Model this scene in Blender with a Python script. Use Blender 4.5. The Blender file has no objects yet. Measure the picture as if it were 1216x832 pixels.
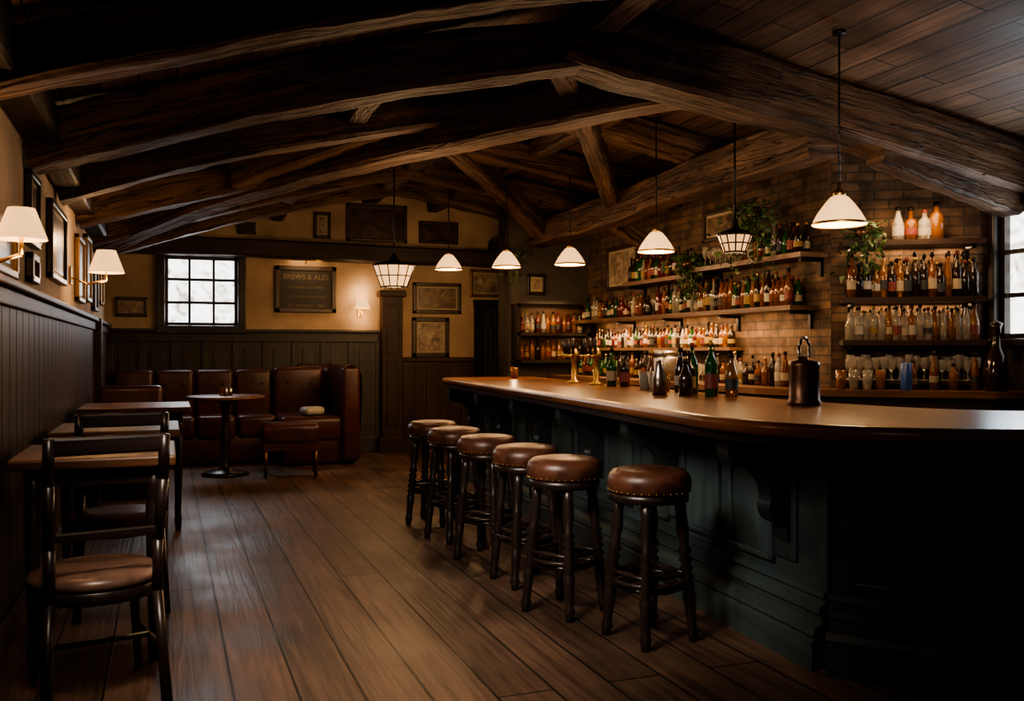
import bpy, bmesh, math, random
from mathutils import Vector, Matrix
random.seed(7)
R=random.random
def U(a,b): return a+(b-a)*random.random()

# ------------------------------------------------------------ materials
def newmat(name):
    m=bpy.data.materials.new(name); m.use_nodes=True
    nt=m.node_tree; b=nt.nodes['Principled BSDF']
    return m,nt,b
def N(nt,t,**k):
    n=nt.nodes.new(t)
    for a,v in k.items(): setattr(n,a,v)
    return n
def c4(c): return (c[0],c[1],c[2],1)
def ramp(nt,stops):
    r=N(nt,'ShaderNodeValToRGB'); e=r.color_ramp.elements
    e[0].position=stops[0][0]; e[0].color=c4(stops[0][1])
    e[1].position=stops[-1][0]; e[1].color=c4(stops[-1][1])
    for p,c in stops[1:-1]:
        x=e.new(p); x.color=c4(c)
    return r
def wood(name,c1,c2,rough=.5,su=1.6,sv=28,bump=.25,spec=.5,coat=0,dist=.01,cracks=False):
    m,nt,b=newmat(name); L=nt.links.new
    tc=N(nt,'ShaderNodeTexCoord'); mp=N(nt,'ShaderNodeMapping'); mp.inputs['Scale'].default_value=(su,sv,1)
    L(tc.outputs['UV'],mp.inputs[0])
    n=N(nt,'ShaderNodeTexNoise'); n.inputs['Scale'].default_value=1; n.inputs['Detail'].default_value=6; n.inputs['Distortion'].default_value=.6
    L(mp.outputs[0],n.inputs[0])
    n2=N(nt,'ShaderNodeTexNoise'); n2.inputs['Scale'].default_value=1.3; n2.inputs['Detail'].default_value=3
    L(tc.outputs['UV'],n2.inputs[0])
    r=ramp(nt,[(.3,c1),(.7,c2)]); L(n.outputs['Fac'],r.inputs[0])
    r2=ramp(nt,[(.3,(.5,.5,.5)),(.7,(1.2,1.2,1.2))]); L(n2.outputs['Fac'],r2.inputs[0])
    mx=N(nt,'ShaderNodeMix',data_type='RGBA',blend_type='MULTIPLY'); mx.inputs[0].default_value=1
    L(r.outputs[0],mx.inputs[6]); L(r2.outputs[0],mx.inputs[7]); col=mx.outputs[2]; hgt=n.outputs['Fac']
    if cracks:
        mp3=N(nt,'ShaderNodeMapping'); mp3.inputs['Scale'].default_value=(.9,11,1); L(tc.outputs['UV'],mp3.inputs[0])
        n3=N(nt,'ShaderNodeTexNoise'); n3.inputs['Scale'].default_value=1; n3.inputs['Detail'].default_value=3; n3.inputs['Distortion'].default_value=.3; L(mp3.outputs[0],n3.inputs[0])
        r3=ramp(nt,[(.485,(1,1,1)),(.5,(.12,.10,.09)),(.515,(1,1,1))]); L(n3.outputs['Fac'],r3.inputs[0])
        mx3=N(nt,'ShaderNodeMix',data_type='RGBA',blend_type='MULTIPLY'); mx3.inputs[0].default_value=.75
        L(col,mx3.inputs[6]); L(r3.outputs[0],mx3.inputs[7]); col=mx3.outputs[2]
        n4=N(nt,'ShaderNodeTexNoise'); n4.inputs['Scale'].default_value=5; n4.inputs['Detail'].default_value=5; L(tc.outputs['UV'],n4.inputs[0])
        a=N(nt,'ShaderNodeMath',operation='MULTIPLY_ADD'); L(r3.outputs[0],a.inputs[0]); a.inputs[1].default_value=.5; L(n.outputs['Fac'],a.inputs[2])
        a2=N(nt,'ShaderNodeMath',operation='MULTIPLY_ADD'); L(n4.outputs['Fac'],a2.inputs[0]); a2.inputs[1].default_value=1.2; L(a.outputs[0],a2.inputs[2]); hgt=a2.outputs[0]
    L(col,b.inputs['Base Color'])
    bp=N(nt,'ShaderNodeBump'); bp.inputs['Strength'].default_value=bump; bp.inputs['Distance'].default_value=dist
    L(hgt,bp.inputs['Height']); L(bp.outputs[0],b.inputs['Normal'])
    b.inputs['Roughness'].default_value=rough; b.inputs['Specular IOR Level'].default_value=spec
    b.inputs['Coat Weight'].default_value=coat; b.inputs['Coat Roughness'].default_value=.15
    return m
def planks(name,c1,c2,w=.19,ln=2.6,rough=.4,gap=.004,bump=.5,spec=.5):
    m,nt,b=newmat(name); L=nt.links.new
    tc=N(nt,'ShaderNodeTexCoord')
    br=N(nt,'ShaderNodeTexBrick'); br.inputs['Scale'].default_value=1
    br.inputs['Brick Width'].default_value=ln; br.inputs['Row Height'].default_value=w
    br.inputs['Mortar Size'].default_value=gap; br.inputs['Mortar Smooth'].default_value=.3; br.offset=.37
    br.inputs['Color1'].default_value=c4(c1); br.inputs['Color2'].default_value=c4(c2); br.inputs['Mortar'].default_value=(.004,.003,.002,1)
    L(tc.outputs['UV'],br.inputs[0])
    mp=N(nt,'ShaderNodeMapping'); mp.inputs['Scale'].default_value=(1.3,26,1); L(tc.outputs['UV'],mp.inputs[0])
    n=N(nt,'ShaderNodeTexNoise'); n.inputs['Scale'].default_value=1; n.inputs['Detail'].default_value=7; n.inputs['Distortion'].default_value=.8
    L(mp.outputs[0],n.inputs[0])
    r=ramp(nt,[(.28,(.5,.47,.45)),(.5,(.9,.9,.9)),(.72,(1.35,1.3,1.25))]); L(n.outputs['Fac'],r.inputs[0])
    mx=N(nt,'ShaderNodeMix',data_type='RGBA',blend_type='MULTIPLY'); mx.inputs[0].default_value=1
    L(br.outputs['Color'],mx.inputs[6]); L(r.outputs[0],mx.inputs[7])
    n3=N(nt,'ShaderNodeTexNoise'); n3.inputs['Scale'].default_value=1.7; n3.inputs['Detail'].default_value=6; L(tc.outputs['UV'],n3.inputs[0])
    r3=ramp(nt,[(.32,(.5,.5,.5)),(.68,(1.2,1.2,1.2))]); L(n3.outputs['Fac'],r3.inputs[0])
    mx2=N(nt,'ShaderNodeMix',data_type='RGBA',blend_type='MULTIPLY'); mx2.inputs[0].default_value=1
    L(mx.outputs[2],mx2.inputs[6]); L(r3.outputs[0],mx2.inputs[7]); L(mx2.outputs[2],b.inputs['Base Color'])
    ma=N(nt,'ShaderNodeMath',operation='MULTIPLY_ADD'); L(br.outputs['Fac'],ma.inputs[0]); ma.inputs[1].default_value=-1.5; L(n.outputs['Fac'],ma.inputs[2])
    bp=N(nt,'ShaderNodeBump'); bp.inputs['Strength'].default_value=bump; bp.inputs['Distance'].default_value=.006
    L(ma.outputs[0],bp.inputs['Height']); L(bp.outputs[0],b.inputs['Normal'])
    rr=N(nt,'ShaderNodeMapRange'); L(n3.outputs['Fac'],rr.inputs[0]); rr.inputs[1].default_value=.3; rr.inputs[2].default_value=.7; rr.inputs[3].default_value=rough-.1; rr.inputs[4].default_value=rough+.15
    L(rr.outputs[0],b.inputs['Roughness']); b.inputs['Specular IOR Level'].default_value=spec
    return m
def plain(name,c,rough=.5,metal=0,spec=.5,noise=.15,scale=8,bump=.0,trans=0,emis=None,es=0,coat=0):
    m,nt,b=newmat(name); L=nt.links.new
    tc=N(nt,'ShaderNodeTexCoord'); n=N(nt,'ShaderNodeTexNoise'); n.inputs['Scale'].default_value=scale; n.inputs['Detail'].default_value=5
    L(tc.outputs['Object'],n.inputs[0])
    lo=tuple(x*(1-noise) for x in c); hi=tuple(x*(1+noise) for x in c)
    r=ramp(nt,[(.3,lo),(.7,hi)]); L(n.outputs['Fac'],r.inputs[0]); L(r.outputs[0],b.inputs['Base Color'])
    if bump:
        bp=N(nt,'ShaderNodeBump'); bp.inputs['Strength'].default_value=bump; bp.inputs['Distance'].default_value=.01
        L(n.outputs['Fac'],bp.inputs['Height']); L(bp.outputs[0],b.inputs['Normal'])
    b.inputs['Roughness'].default_value=rough; b.inputs['Metallic'].default_value=metal; b.inputs['Specular IOR Level'].default_value=spec
    b.inputs['Transmission Weight'].default_value=trans; b.inputs['Coat Weight'].default_value=coat
    if emis: b.inputs['Emission Color'].default_value=c4(emis); b.inputs['Emission Strength'].default_value=es
    return m
def bricks(name):
    m,nt,b=newmat(name); L=nt.links.new
    tc=N(nt,'ShaderNodeTexCoord'); br=N(nt,'ShaderNodeTexBrick'); br.inputs['Scale'].default_value=1
    br.inputs['Brick Width'].default_value=.22; br.inputs['Row Height'].default_value=.075; br.inputs['Mortar Size'].default_value=.008
    br.inputs['Color1'].default_value=(.085,.048,.029,1); br.inputs['Color2'].default_value=(.16,.096,.056,1); br.inputs['Mortar'].default_value=(.055,.04,.03,1)
    L(tc.outputs['UV'],br.inputs[0])
    n=N(nt,'ShaderNodeTexNoise'); n.inputs['Scale'].default_value=6; n.inputs['Detail'].default_value=8; L(tc.outputs['UV'],n.inputs[0])
    r=ramp(nt,[(.32,(.3,.3,.3)),(.68,(1.25,1.25,1.25))]); L(n.outputs['Fac'],r.inputs[0])
    mx=N(nt,'ShaderNodeMix',data_type='RGBA',blend_type='MULTIPLY'); mx.inputs[0].default_value=1
    L(br.outputs['Color'],mx.inputs[6]); L(r.outputs[0],mx.inputs[7]); L(mx.outputs[2],b.inputs['Base Color'])
    ma=N(nt,'ShaderNodeMath',operation='MULTIPLY_ADD'); L(br.outputs['Fac'],ma.inputs[0]); ma.inputs[1].default_value=-1; L(n.outputs['Fac'],ma.inputs[2])
    bp=N(nt,'ShaderNodeBump'); bp.inputs['Strength'].default_value=.7; bp.inputs['Distance'].default_value=.012
    L(ma.outputs[0],bp.inputs['Height']); L(bp.outputs[0],b.inputs['Normal']); b.inputs['Roughness'].default_value=.85
    return m
def picture(name,cols,scale=6,es=0):
    m,nt,b=newmat(name); L=nt.links.new
    tc=N(nt,'ShaderNodeTexCoord'); n=N(nt,'ShaderNodeTexNoise'); n.inputs['Scale'].default_value=scale; n.inputs['Detail'].default_value=8; n.inputs['Distortion'].default_value=1.2
    L(tc.outputs['UV'],n.inputs[0])
    k=len(cols); r=ramp(nt,[(.3+.4*i/(k-1),c) for i,c in enumerate(cols)]); L(n.outputs['Fac'],r.inputs[0]); L(r.outputs[0],b.inputs['Base Color'])
    b.inputs['Roughness'].default_value=.3
    if es: L(r.outputs[0],b.inputs['Emission Color']); b.inputs['Emission Strength'].default_value=es
    return m

M_floor=planks('floor_planks',(.140,.083,.056),(.080,.047,.032),w=.24,ln=3.4,rough=.46,gap=.006,bump=.7,spec=.4)
M_ceil=planks('ceiling_planks',(.20,.112,.064),(.10,.055,.032),w=.2,ln=2.4,rough=.6,gap=.007)
M_beam=wood('old_oak_beam',(.028,.015,.009),(.185,.105,.062),rough=.65,su=1.2,sv=15,bump=1,dist=.03,spec=.3,cracks=True)
M_beamd=wood('dark_beam',(.012,.007,.005),(.04,.02,.011),rough=.6,bump=.5)
M_bartop=wood('varnished_bar_top',(.13,.045,.019),(.30,.115,.046),rough=.28,su=1.0,sv=22,bump=.05,coat=.15)
M_table=wood('table_wood',(.09,.038,.018),(.24,.115,.055),rough=.42,su=1.5,sv=22,bump=.08,spec=.35)
M_wains=wood('brown_wainscot',(.024,.013,.009),(.06,.033,.022),rough=.5,bump=.15,spec=.3)
M_wainsg=wood('grey_wainscot',(.022,.021,.02),(.048,.045,.040),rough=.5,bump=.12)
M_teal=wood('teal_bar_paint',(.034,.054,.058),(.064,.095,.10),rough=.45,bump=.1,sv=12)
M_teal_shaded=wood('shaded_teal_bar_paint',(.013,.019,.021),(.024,.034,.037),rough=.45,bump=.1,sv=12)  # same teal paint with shade put into the colour, for return and corbels
M_dark=wood('ebonised_wood',(.012,.008,.007),(.03,.019,.015),rough=.33,bump=.08)
M_shelf=wood('shelf_wood',(.07,.036,.02),(.17,.09,.05),rough=.5,bump=.2)
M_plaster=plain('aged_plaster',(.39,.29,.20),rough=.9,noise=.28,scale=2.2,bump=.15)
M_plasterd=plain('dark_plaster',(.06,.052,.045),rough=.9,noise=.2,scale=3,bump=.15)
M_brick=bricks('brick_wall')
M_leath=plain('oxblood_leather',(.055,.016,.012),rough=.34,noise=.35,scale=10,bump=.12)
M_seat=plain('brown_stool_leather',(.082,.033,.020),rough=.38,noise=.45,scale=14,bump=.2)
M_seatd=plain('brown_seat_leather',(.16,.095,.072),rough=.33,noise=.35,scale=14,bump=.12)
M_iron=plain('black_iron',(.015,.013,.012),rough=.4,metal=.8)
M_brass=plain('aged_brass',(.45,.29,.10),rough=.35,metal=1)
M_steel=plain('steel',(.35,.33,.30),rough=.28,metal=1)
M_copper=plain('dark_copper',(.12,.06,.038),rough=.35,metal=.8)
M_shade=plain('lampshade_glass',(.62,.42,.22),rough=.5,emis=(1,.55,.22),es=1.6,noise=.05)
M_shade2=plain('lantern_glass',(.6,.42,.22),rough=.4,emis=(1,.52,.20),es=1.1,noise=.25,scale=25)
M_bulb=plain('lamp_bulb',(1,.9,.7),emis=(1,.75,.4),es=25)
M_cream=plain('cream_paper',(.36,.30,.20),rough=.7,noise=.1)
M_letter=plain('faded_lettering',(.20,.16,.10),rough=.7,noise=.2)
M_white=plain('white_ceramic',(.4,.38,.33),rough=.4)
M_frame=wood('picture_frame_wood',(.02,.012,.008),(.06,.032,.018),rough=.35)
M_gilt=plain('gilt_frame',(.22,.13,.05),rough=.4,metal=.6)
M_leaf=plain('ivy_leaf',(.05,.09,.027),rough=.5,noise=.6,scale=20)
M_curt=plain('dark_curtain',(.03,.032,.035),rough=.9)
G_clear=plain('clear_glass',(.62,.57,.48),rough=.06,trans=.7,noise=.05)
G_amber=plain('amber_glass',(.26,.09,.02),rough=.08,trans=.5)
G_green=plain('green_glass',(.02,.09,.02),rough=.08,trans=.4)
G_dark=plain('dark_glass',(.025,.015,.01),rough=.08,trans=.2)
G_red=plain('red_liqueur',(.12,.02,.01),rough=.1,trans=.3)
G_whisky=plain('whisky',(.40,.17,.04),rough=.08,trans=.6)
M_blue=plain('blue_tin',(.03,.08,.25),rough=.3)
L_cols=[plain('bottle_label_%s'%k,c,rough=.6) for k,c in dict(cream=(.30,.24,.15),white=(.33,.30,.25),black=(.02,.02,.02),red=(.14,.025,.02),gold=(.22,.14,.04)).items()]
P1=picture('sepia_photo',[(.03,.02,.015),(.14,.09,.055),(.30,.22,.14)],7)
P3=picture('bright_print',[(.08,.055,.04),(.26,.20,.14),(.48,.40,.30)],9)
P4=picture('dark_painting',[(.01,.008,.006),(.04,.02,.012),(.09,.05,.03)],5)
P_view=picture('window_daylight',[(.25,.22,.18),(.75,.75,.72),(.95,.97,.98)],6,es=4)

# ------------------------------------------------------------ mesh builder
class MB:
    def __init__(s): s.v=[];s.f=[];s.mi=[];s.uv=[];s.sm=[];s.mats=[]
    def m(s,mat):
        if mat not in s.mats: s.mats.append(mat)
        return s.mats.index(mat)
    def add(s,vs,fs,uvs,mat,smooth=False):
        o=len(s.v); s.v+= [tuple(v) for v in vs]; k=s.m(mat)
        for f,u in zip(fs,uvs):
            s.f.append([i+o for i in f]); s.uv.append(u); s.mi.append(k); s.sm.append(smooth)
    def box(s,c,size,mat,M=None,r=0,seg=2,smooth=None,rz=0):
        bm=bmesh.new(); bmesh.ops.create_cube(bm,size=1)
        for v in bm.verts: v.co=Vector((v.co.x*size[0],v.co.y*size[1],v.co.z*size[2]))
        if r>0:
            r=min(r,min(size)*.49)
            bmesh.ops.bevel(bm,geom=list(bm.edges),offset=r,segments=seg,profile=.5,affect='EDGES')
        bm.normal_update(); ou,ov=U(0,20),U(0,20)
        T=Matrix.Translation(Vector(c))@Matrix.Rotation(rz,4,'Z')
        if M is not None: T=M@T
        vs=[T@v.co for v in bm.verts]; fs=[];uvs=[]
        for f in bm.faces:
            n=f.normal; k=max(range(3),key=lambda i:abs(n[i])); ax=[i for i in range(3) if i!=k]
            if size[ax[0]]<size[ax[1]]: ax=ax[::-1]
            fs.append([v.index for v in f.verts]); uvs.append([(v.co[ax[0]]+ou,v.co[ax[1]]+ov) for v in f.verts])
        bm.free(); s.add(vs,fs,uvs,mat,(r>.012) if smooth is None else smooth)
    def bb(s,a,b,mat,**k):
        s.box([(a[i]+b[i])/2 for i in range(3)],[abs(b[i]-a[i]) for i in range(3)],mat,**k)
    def lathe(s,prof,o,mat,seg=16,M=None,smooth=True,caps=True):
        T=Matrix.Translation(Vector(o)); 
        if M is not None: T=T@M
        vs=[];fs=[];uvs=[];n=len(prof); ou=U(0,9)
        for r,z in prof:
            for j in range(seg):
                a=2*math.pi*j/seg; vs.append(T@Vector((r*math.cos(a),r*math.sin(a),z)))
        L=[0]
        for i in range(1,n): L.append(L[-1]+math.hypot(prof[i][0]-prof[i-1][0],prof[i][1]-prof[i-1][1]))
        rm=max(p[0] for p in prof)
        for i in range(n-1):
            for j in range(seg):
                k=(j+1)%seg; fs.append([i*seg+j,i*seg+k,(i+1)*seg+k,(i+1)*seg+j])
                v0=2*math.pi*j/seg*rm; v1=2*math.pi*(j+1)/seg*rm
                uvs.append([(L[i]+ou,v0),(L[i]+ou,v1),(L[i+1]+ou,v1),(L[i+1]+ou,v0)])
        if caps:
            for i in (0,n-1):
                if prof[i][0]>1e-4:
                    f=[i*seg+j for j in range(seg)]
                    if i==0: f=f[::-1]
                    fs.append(f); uvs.append([(prof[i][0]*math.cos(2*math.pi*j/seg)+ou,prof[i][0]*math.sin(2*math.pi*j/seg)) for j in range(seg)])
        s.add(vs,fs,uvs,mat,smooth)
    def turned(s,p0,p1,prof,mat,seg=12):
        p0=Vector(p0);p1=Vector(p1);d=p1-p0;q=d.to_track_quat('Z','Y').to_matrix().to_4x4()
        s.lathe([(r,t*d.length) for t,r in prof],p0,mat,seg=seg,M=q)
    def rod(s,p0,p1,r,mat,seg=8,r1=None):
        s.turned(p0,p1,[(0,r),(1,r if r1 is None else r1)],mat,seg)
    def tube(s,pts,r,mat,seg=8):
        pts=[Vector(p) for p in pts]
        for a,b in zip(pts[:-1],pts[1:]): s.rod(a,b,r,mat,seg)
    def beam(s,p0,p1,w,h,mat,arch=0,segs=26,jit=.014,smooth=True):
        # hewn square timber: every side is its own strip so the arrises stay crisp
        p0=Vector(p0);p1=Vector(p1);d=(p1-p0);L=d.length;t=d.normalized()
        side=t.cross(Vector((0,0,1))).normalized(); up=side.cross(t).normalized()
        c=.10*min(w,h)
        sec=[(-w/2+c,-h/2),(w/2-c,-h/2),(w/2,-h/2+c),(w/2,h/2-c),(w/2-c,h/2),(-w/2+c,h/2),(-w/2,h/2-c),(-w/2,-h/2+c)]
        K=len(sec);per=[0]
        for i in range(K):
            a=sec[i];b=sec[(i+1)%K];per.append(per[-1]+math.hypot(a[0]-b[0],a[1]-b[1]))
        vs=[];ou=U(0,30);ov=U(0,9);ph=[U(0,6.3) for _ in range(6)]
        for i in range(segs+1):
            q=i/segs;wz=jit*.9*math.sin(q*L*1.7+ph[0]);wy=jit*.9*math.sin(q*L*1.3+ph[2])
            ctr=p0+d*q+up*(arch*4*q*(1-q)+wz)+side*wy;sc=1+.04*math.sin(q*L*2.3+ph[3])+.02*math.sin(q*L*6.1+ph[4])
            for a,b in sec: vs.append(ctr+side*(a*sc+U(-jit,jit)*.5)+up*(b*sc+U(-jit,jit)*.5))
        for j in range(K):
            k=(j+1)%K;sv=[];fs=[];uvs=[]
            for i in range(segs+1): sv+= [vs[i*K+j],vs[i*K+k]]
            for i in range(segs):
                fs.append([2*i,2*i+1,2*i+3,2*i+2]);u0=ou+L*i/segs;u1=ou+L*(i+1)/segs;uvs.append([(u0,per[j]+ov),(u0,per[j+1]+ov),(u1,per[j+1]+ov),(u1,per[j]+ov)])
            s.add(sv,fs,uvs,mat,True)
        for e in (0,segs):
            s.add(vs[e*K:(e+1)*K],[list(range(K))],[list(sec)],mat)
    def prism(s,poly,z0,z1,mat,M=None):
        n=len(poly);vs=[Vector((x,y,z0)) for x,y in poly]+[Vector((x,y,z1)) for x,y in poly]
        if M is not None: vs=[M@v for v in vs]
        fs=[list(range(n))[::-1],list(range(n,2*n))];uvs=[[(poly[i][1],poly[i][0]) for i in f] for f in ([*range(n)][::-1],[*range(n)])]
        l=0
        for i in range(n):
            k=(i+1)%n;dl=math.hypot(poly[i][0]-poly[k][0],poly[i][1]-poly[k][1])
            fs.append([i,k,n+k,n+i]);uvs.append([(l,z0),(l+dl,z0),(l+dl,z1),(l,z1)]);l+=dl
        s.add(vs,fs,uvs,mat)
    def sweep(s,path,prof,mat,smooth=False):
        P=[Vector((x,y)) for x,y in path];n=len(P);vs=[];fs=[];uvs=[];l=0;ls=[0];k=len(prof)
        for i in range(n):
            a=P[max(i-1,0)];b=P[min(i+1,n-1)]
            if 0<i<n-1:
                t1=(P[i]-P[i-1]).normalized();t2=(P[i+1]-P[i]).normalized();nn=Vector((t1.y+t2.y,-(t1.x+t2.x)));nn.normalize();cs=max(.4,nn.dot(Vector((t1.y,-t1.x))));nn=nn/cs
            else:
                t=(b-a).normalized();nn=Vector((t.y,-t.x))
            if i: ls.append(ls[-1]+(P[i]-P[i-1]).length)
            for o,z in prof: vs.append(Vector((P[i].x+nn.x*o,P[i].y+nn.y*o,z)))
        for i in range(n-1):
            for j in range(k-1):
                fs.append([i*k+j,(i+1)*k+j,(i+1)*k+j+1,i*k+j+1]);uvs.append([(ls[i],prof[j][1]),(ls[i+1],prof[j][1]),(ls[i+1],prof[j+1][1]),(ls[i],prof[j+1][1])])
        s.add(vs,fs,uvs,mat,smooth)
    def mesh(s,name):
        me=bpy.data.meshes.new(name);me.from_pydata(s.v,[],s.f)
        for m in s.mats: me.materials.append(m)
        ul=me.uv_layers.new(name='UVMap')
        for p,mi,sm,uv in zip(me.polygons,s.mi,s.sm,s.uv):
            p.material_index=mi;p.use_smooth=sm
            for li,u in zip(p.loop_indices,uv): ul.data[li].uv=u
        me.update();return me
    def obj(s,name,loc=(0,0,0),rz=0):
        o=bpy.data.objects.new(name,s.mesh(name));o.location=loc;o.rotation_euler=(0,0,rz)
        bpy.context.scene.collection.objects.link(o);return o
def dup(o,loc,rz=0):
    n=bpy.data.objects.new(o.name.split('.')[0],o.data);n.location=loc;n.rotation_euler=(0,0,rz);bpy.context.scene.collection.objects.link(n);return n
def light(name,kind,loc,e,col,size=.1,rot=None,parent=None,**k):
    l=bpy.data.lights.new(name,kind);l.energy=e;l.color=col
    if kind=='AREA': l.size=size
    else: l.shadow_soft_size=size
    for a,v in k.items(): setattr(l,a,v)
    o=bpy.data.objects.new(name,l);o.location=loc
    if rot is not None:
        o.rotation_euler=(Vector(rot)-Vector(loc)).to_track_quat('-Z','Y').to_euler()
    bpy.context.scene.collection.objects.link(o)
    return o
WARM=(1,.60,.29)
XL=-.72;YB=12.2;XR=5.0;XF=6.05;RX=2.5;RZ=3.55;EL=2.65;ER=2.92
def roof(x): return EL+(RZ-EL)*(x-XL)/(RX-XL) if x<RX else RZ+(ER-RZ)*(x-RX)/(XF-RX)

# ------------------------------------------------------------ room shell
def quad_obj(name,vs,uvs,mat,th):
    b=MB();n=(Vector(vs[1])-Vector(vs[0])).cross(Vector(vs[3])-Vector(vs[0])).normalized()*th
    top=[Vector(v) for v in vs];bot=[v+n for v in top]
    b.add(top+bot,[[0,1,2,3],[7,6,5,4],[0,4,5,1],[1,5,6,2],[2,6,7,3],[3,7,4,0]],[uvs,uvs[::-1]]+[[(0,0)]*4]*4,mat);return b.obj(name)
quad_obj('floor',[(-.95,-1.2,0),(-.95,12.5,0),(6.3,12.5,0),(6.3,-1.2,0)],[(-1.2,-.95),(12.5,-.95),(12.5,6.3),(-1.2,6.3)],M_floor,.1)
xe=XL-.2;ze=roof(XL)-.2*(RZ-EL)/(RX-XL)
b=MB()
def ceil_part(b,x0,z0,x1,z1,th=.08):
    s_=math.hypot(x1-x0,z1-z0);vs=[(x0,-1.2,z0),(x1,-1.2,z1),(x1,12.5,z1),(x0,12.5,z0)]
    up=[(x,y,z+th) for x,y,z in vs];uv=[(-1.2,0),(-1.2,s_),(12.5,s_),(12.5,0)]
    b.add(vs+up,[[0,1,2,3],[7,6,5,4],[0,4,5,1],[1,5,6,2],[2,6,7,3],[3,7,4,0]],[uv,uv]+[[(0,0)]*4]*4,M_ceil)
ceil_part(b,xe,ze,RX,RZ);ceil_part(b,RX,RZ,XF+.2,roof(XF)-.2*(RZ-ER)/(XF-RX));b.obj('ceiling')

b=MB();b.bb((XL-.15,-1.2,0),(XL,YB+.15,2.68),M_plaster);b.obj('wall_left')
wx0,wx1,wz0,wz1=-.04,.82,1.66,2.52
dx0,dx1,dz=4.05,4.62,1.95
b=MB()
def wb(x0,x1,z0,z1,m=M_plaster): b.bb((x0,YB,z0),(x1,YB+.15,z1),m)
wb(XL,wx0,0,2.7);wb(wx0,wx1,0,wz0);wb(wx0,wx1,wz1,2.9);wb(wx1,dx0,0,2.9);wb(dx0,dx1,dz,2.9);wb(dx1,XR+.2,0,2.9)
b.prism([(XL,2.65),(XR+.2,2.65),(XR+.2,roof(XR+.2)+.03),(RX,RZ+.03),(XL,EL+.03)],-.15,-.002,M_plaster,M=Matrix(((1,0,0,0),(0,0,-1,YB),(0,1,0,0),(0,0,0,1))))
b.obj('wall_back')
b=MB()
b.bb((XR,6.1,0),(XR+.15,YB,3.15),M_brick);b.obj('wall_right')
W0=Vector((5.0,6.1));W1=Vector((5.93,5.5));wt=(W1-W0).normalized();wn=Vector((wt.y,-wt.x)) ;wn=wn if wn.y<0 else -wn
b=MB();b.prism([tuple(W0),tuple(W1),(6.2,5.5),(6.2,6.4),(5.16,6.4),(5.16,6.1)],0,3.1,M_brick);b.obj('wall_bar_alcove')
b=MB();fy0,fy1,fz0,fz1=4.35,5.42,1.44,2.44
b.bb((XF,-1.05,0),(XF+.15,fy0,3.0),M_plasterd);b.bb((XF,fy1,0),(XF+.15,5.5,3.0),M_plasterd);b.bb((XF,fy0,0),(XF+.15,fy1,fz0),M_plasterd);b.bb((XF,fy0,fz1),(XF+.15,fy1,3.0),M_plasterd);b.obj('wall_right_front')
b=MB();b.bb((-.95,-1.2,0),(6.2,-1.05,3.6),M_plasterd);b.obj('wall_front')
b=MB();b.bb((3.9,10.7,0),(XR,10.8,3.12),M_plasterd);b.bb((3.84,10.66,0),(3.9,10.84,3.15),M_dark);b.obj('wall_partition')

def window(name,c,w,h,axis,cols,rows,f=.1):
    b=MB()
    Mx=Matrix.Translation(Vector(c))@(Matrix.Identity(4) if axis=='y' else Matrix.Rotation(math.radians(-90),4,'Z'))
    for x in (-w/2-f/2,w/2+f/2): b.box((x,-.02,0),(f,.1,h+2*f),M_dark,M=Mx,r=.01)
    for z in (-h/2-f/2,h/2+f/2): b.box((0,-.02,z),(w+2*f,.13,f),M_dark,M=Mx,r=.01)
    for i in range(1,cols): b.box((-w/2+w*i/cols,.03,0),(.03,.04,h),M_dark,M=Mx)
    for j in range(1,rows): b.box((0,.03,-h/2+h*j/rows),(w,.045,.035),M_dark,M=Mx)
    for x in (-w/2+.02,w/2-.02): b.box((x,.03,0),(.04,.06,h),M_dark,M=Mx)
    for z in (-h/2+.02,h/2-.02): b.box((0,.03,z),(w,.06,.04),M_dark,M=Mx)
    b.box((0,.09,0),(w,.01,h),P_view,M=Mx)
    return b.obj(name)
window('window_1',((wx0+wx1)/2,YB,(wz0+wz1)/2),wx1-wx0,wz1-wz0,'y',3,3)
window('window_2',(XF,(fy0+fy1)/2,(fz0+fz1)/2),fy1-fy0,fz1-fz0,'x',3,3,f=.06)

b=MB()
for x in (dx0-.04,dx1+.04): b.bb((x-.05,YB-.04,0),(x+.05,YB-.002,dz),M_dark)
b.bb((dx0-.1,YB-.05,dz),(dx1+.1,YB-.002,dz+.1),M_dark)
n=40;vs=[];fs=[];uv=[]
for i in range(n+1):
    x=dx0+(dx1-dx0)*i/n;y=YB+.07+.03*math.sin(i*1.3);vs+=[(x,y,0.01),(x,y,dz)]
for i in range(n): fs.append([2*i,2*i+2,2*i+3,2*i+1]);uv.append([(0,0)]*4)
b.add(vs,fs,uv,M_curt,True);b.obj('door_1')

# wainscots
b=MB();WT=1.65;y=-1.05
while y<YB-.05:
    b.bb((XL,y+.004,.12),(XL+.03,min(y+.21,YB)-.004,WT-.08),M_wains,r=.006,seg=1,smooth=False);y+=.21
b.bb((XL,-1.05,.02),(XL+.018,YB,WT-.05),M_wains)
b.bb((XL,-1.05,WT-.1),(XL+.05,YB,WT-.02),M_wains,r=.008);b.bb((XL,-1.05,WT-.02),(XL+.08,YB,WT+.02),M_wains,r=.01)
b.bb((XL,10.0,0),(XL+.1,10.16,WT+.02),M_wains,r=.01)
b.obj('trim_1')
b=MB();b.bb((XL,-1.05,0),(XL+.05,YB,.16),M_wains,r=.01);b.obj('baseboard_left')
b=MB();wtz=1.6;bx0,bx1=XL+.05,2.62
b.bb((bx0,YB-.025,0),(bx1,YB,wtz-.02),M_wainsg)
b.bb((bx0,YB-.07,wtz-.02),(bx1,YB,wtz+.02),M_wainsg,r=.01);b.bb((bx0,YB-.05,wtz-.14),(bx1,YB,wtz-.04),M_wainsg,r=.006)
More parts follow.
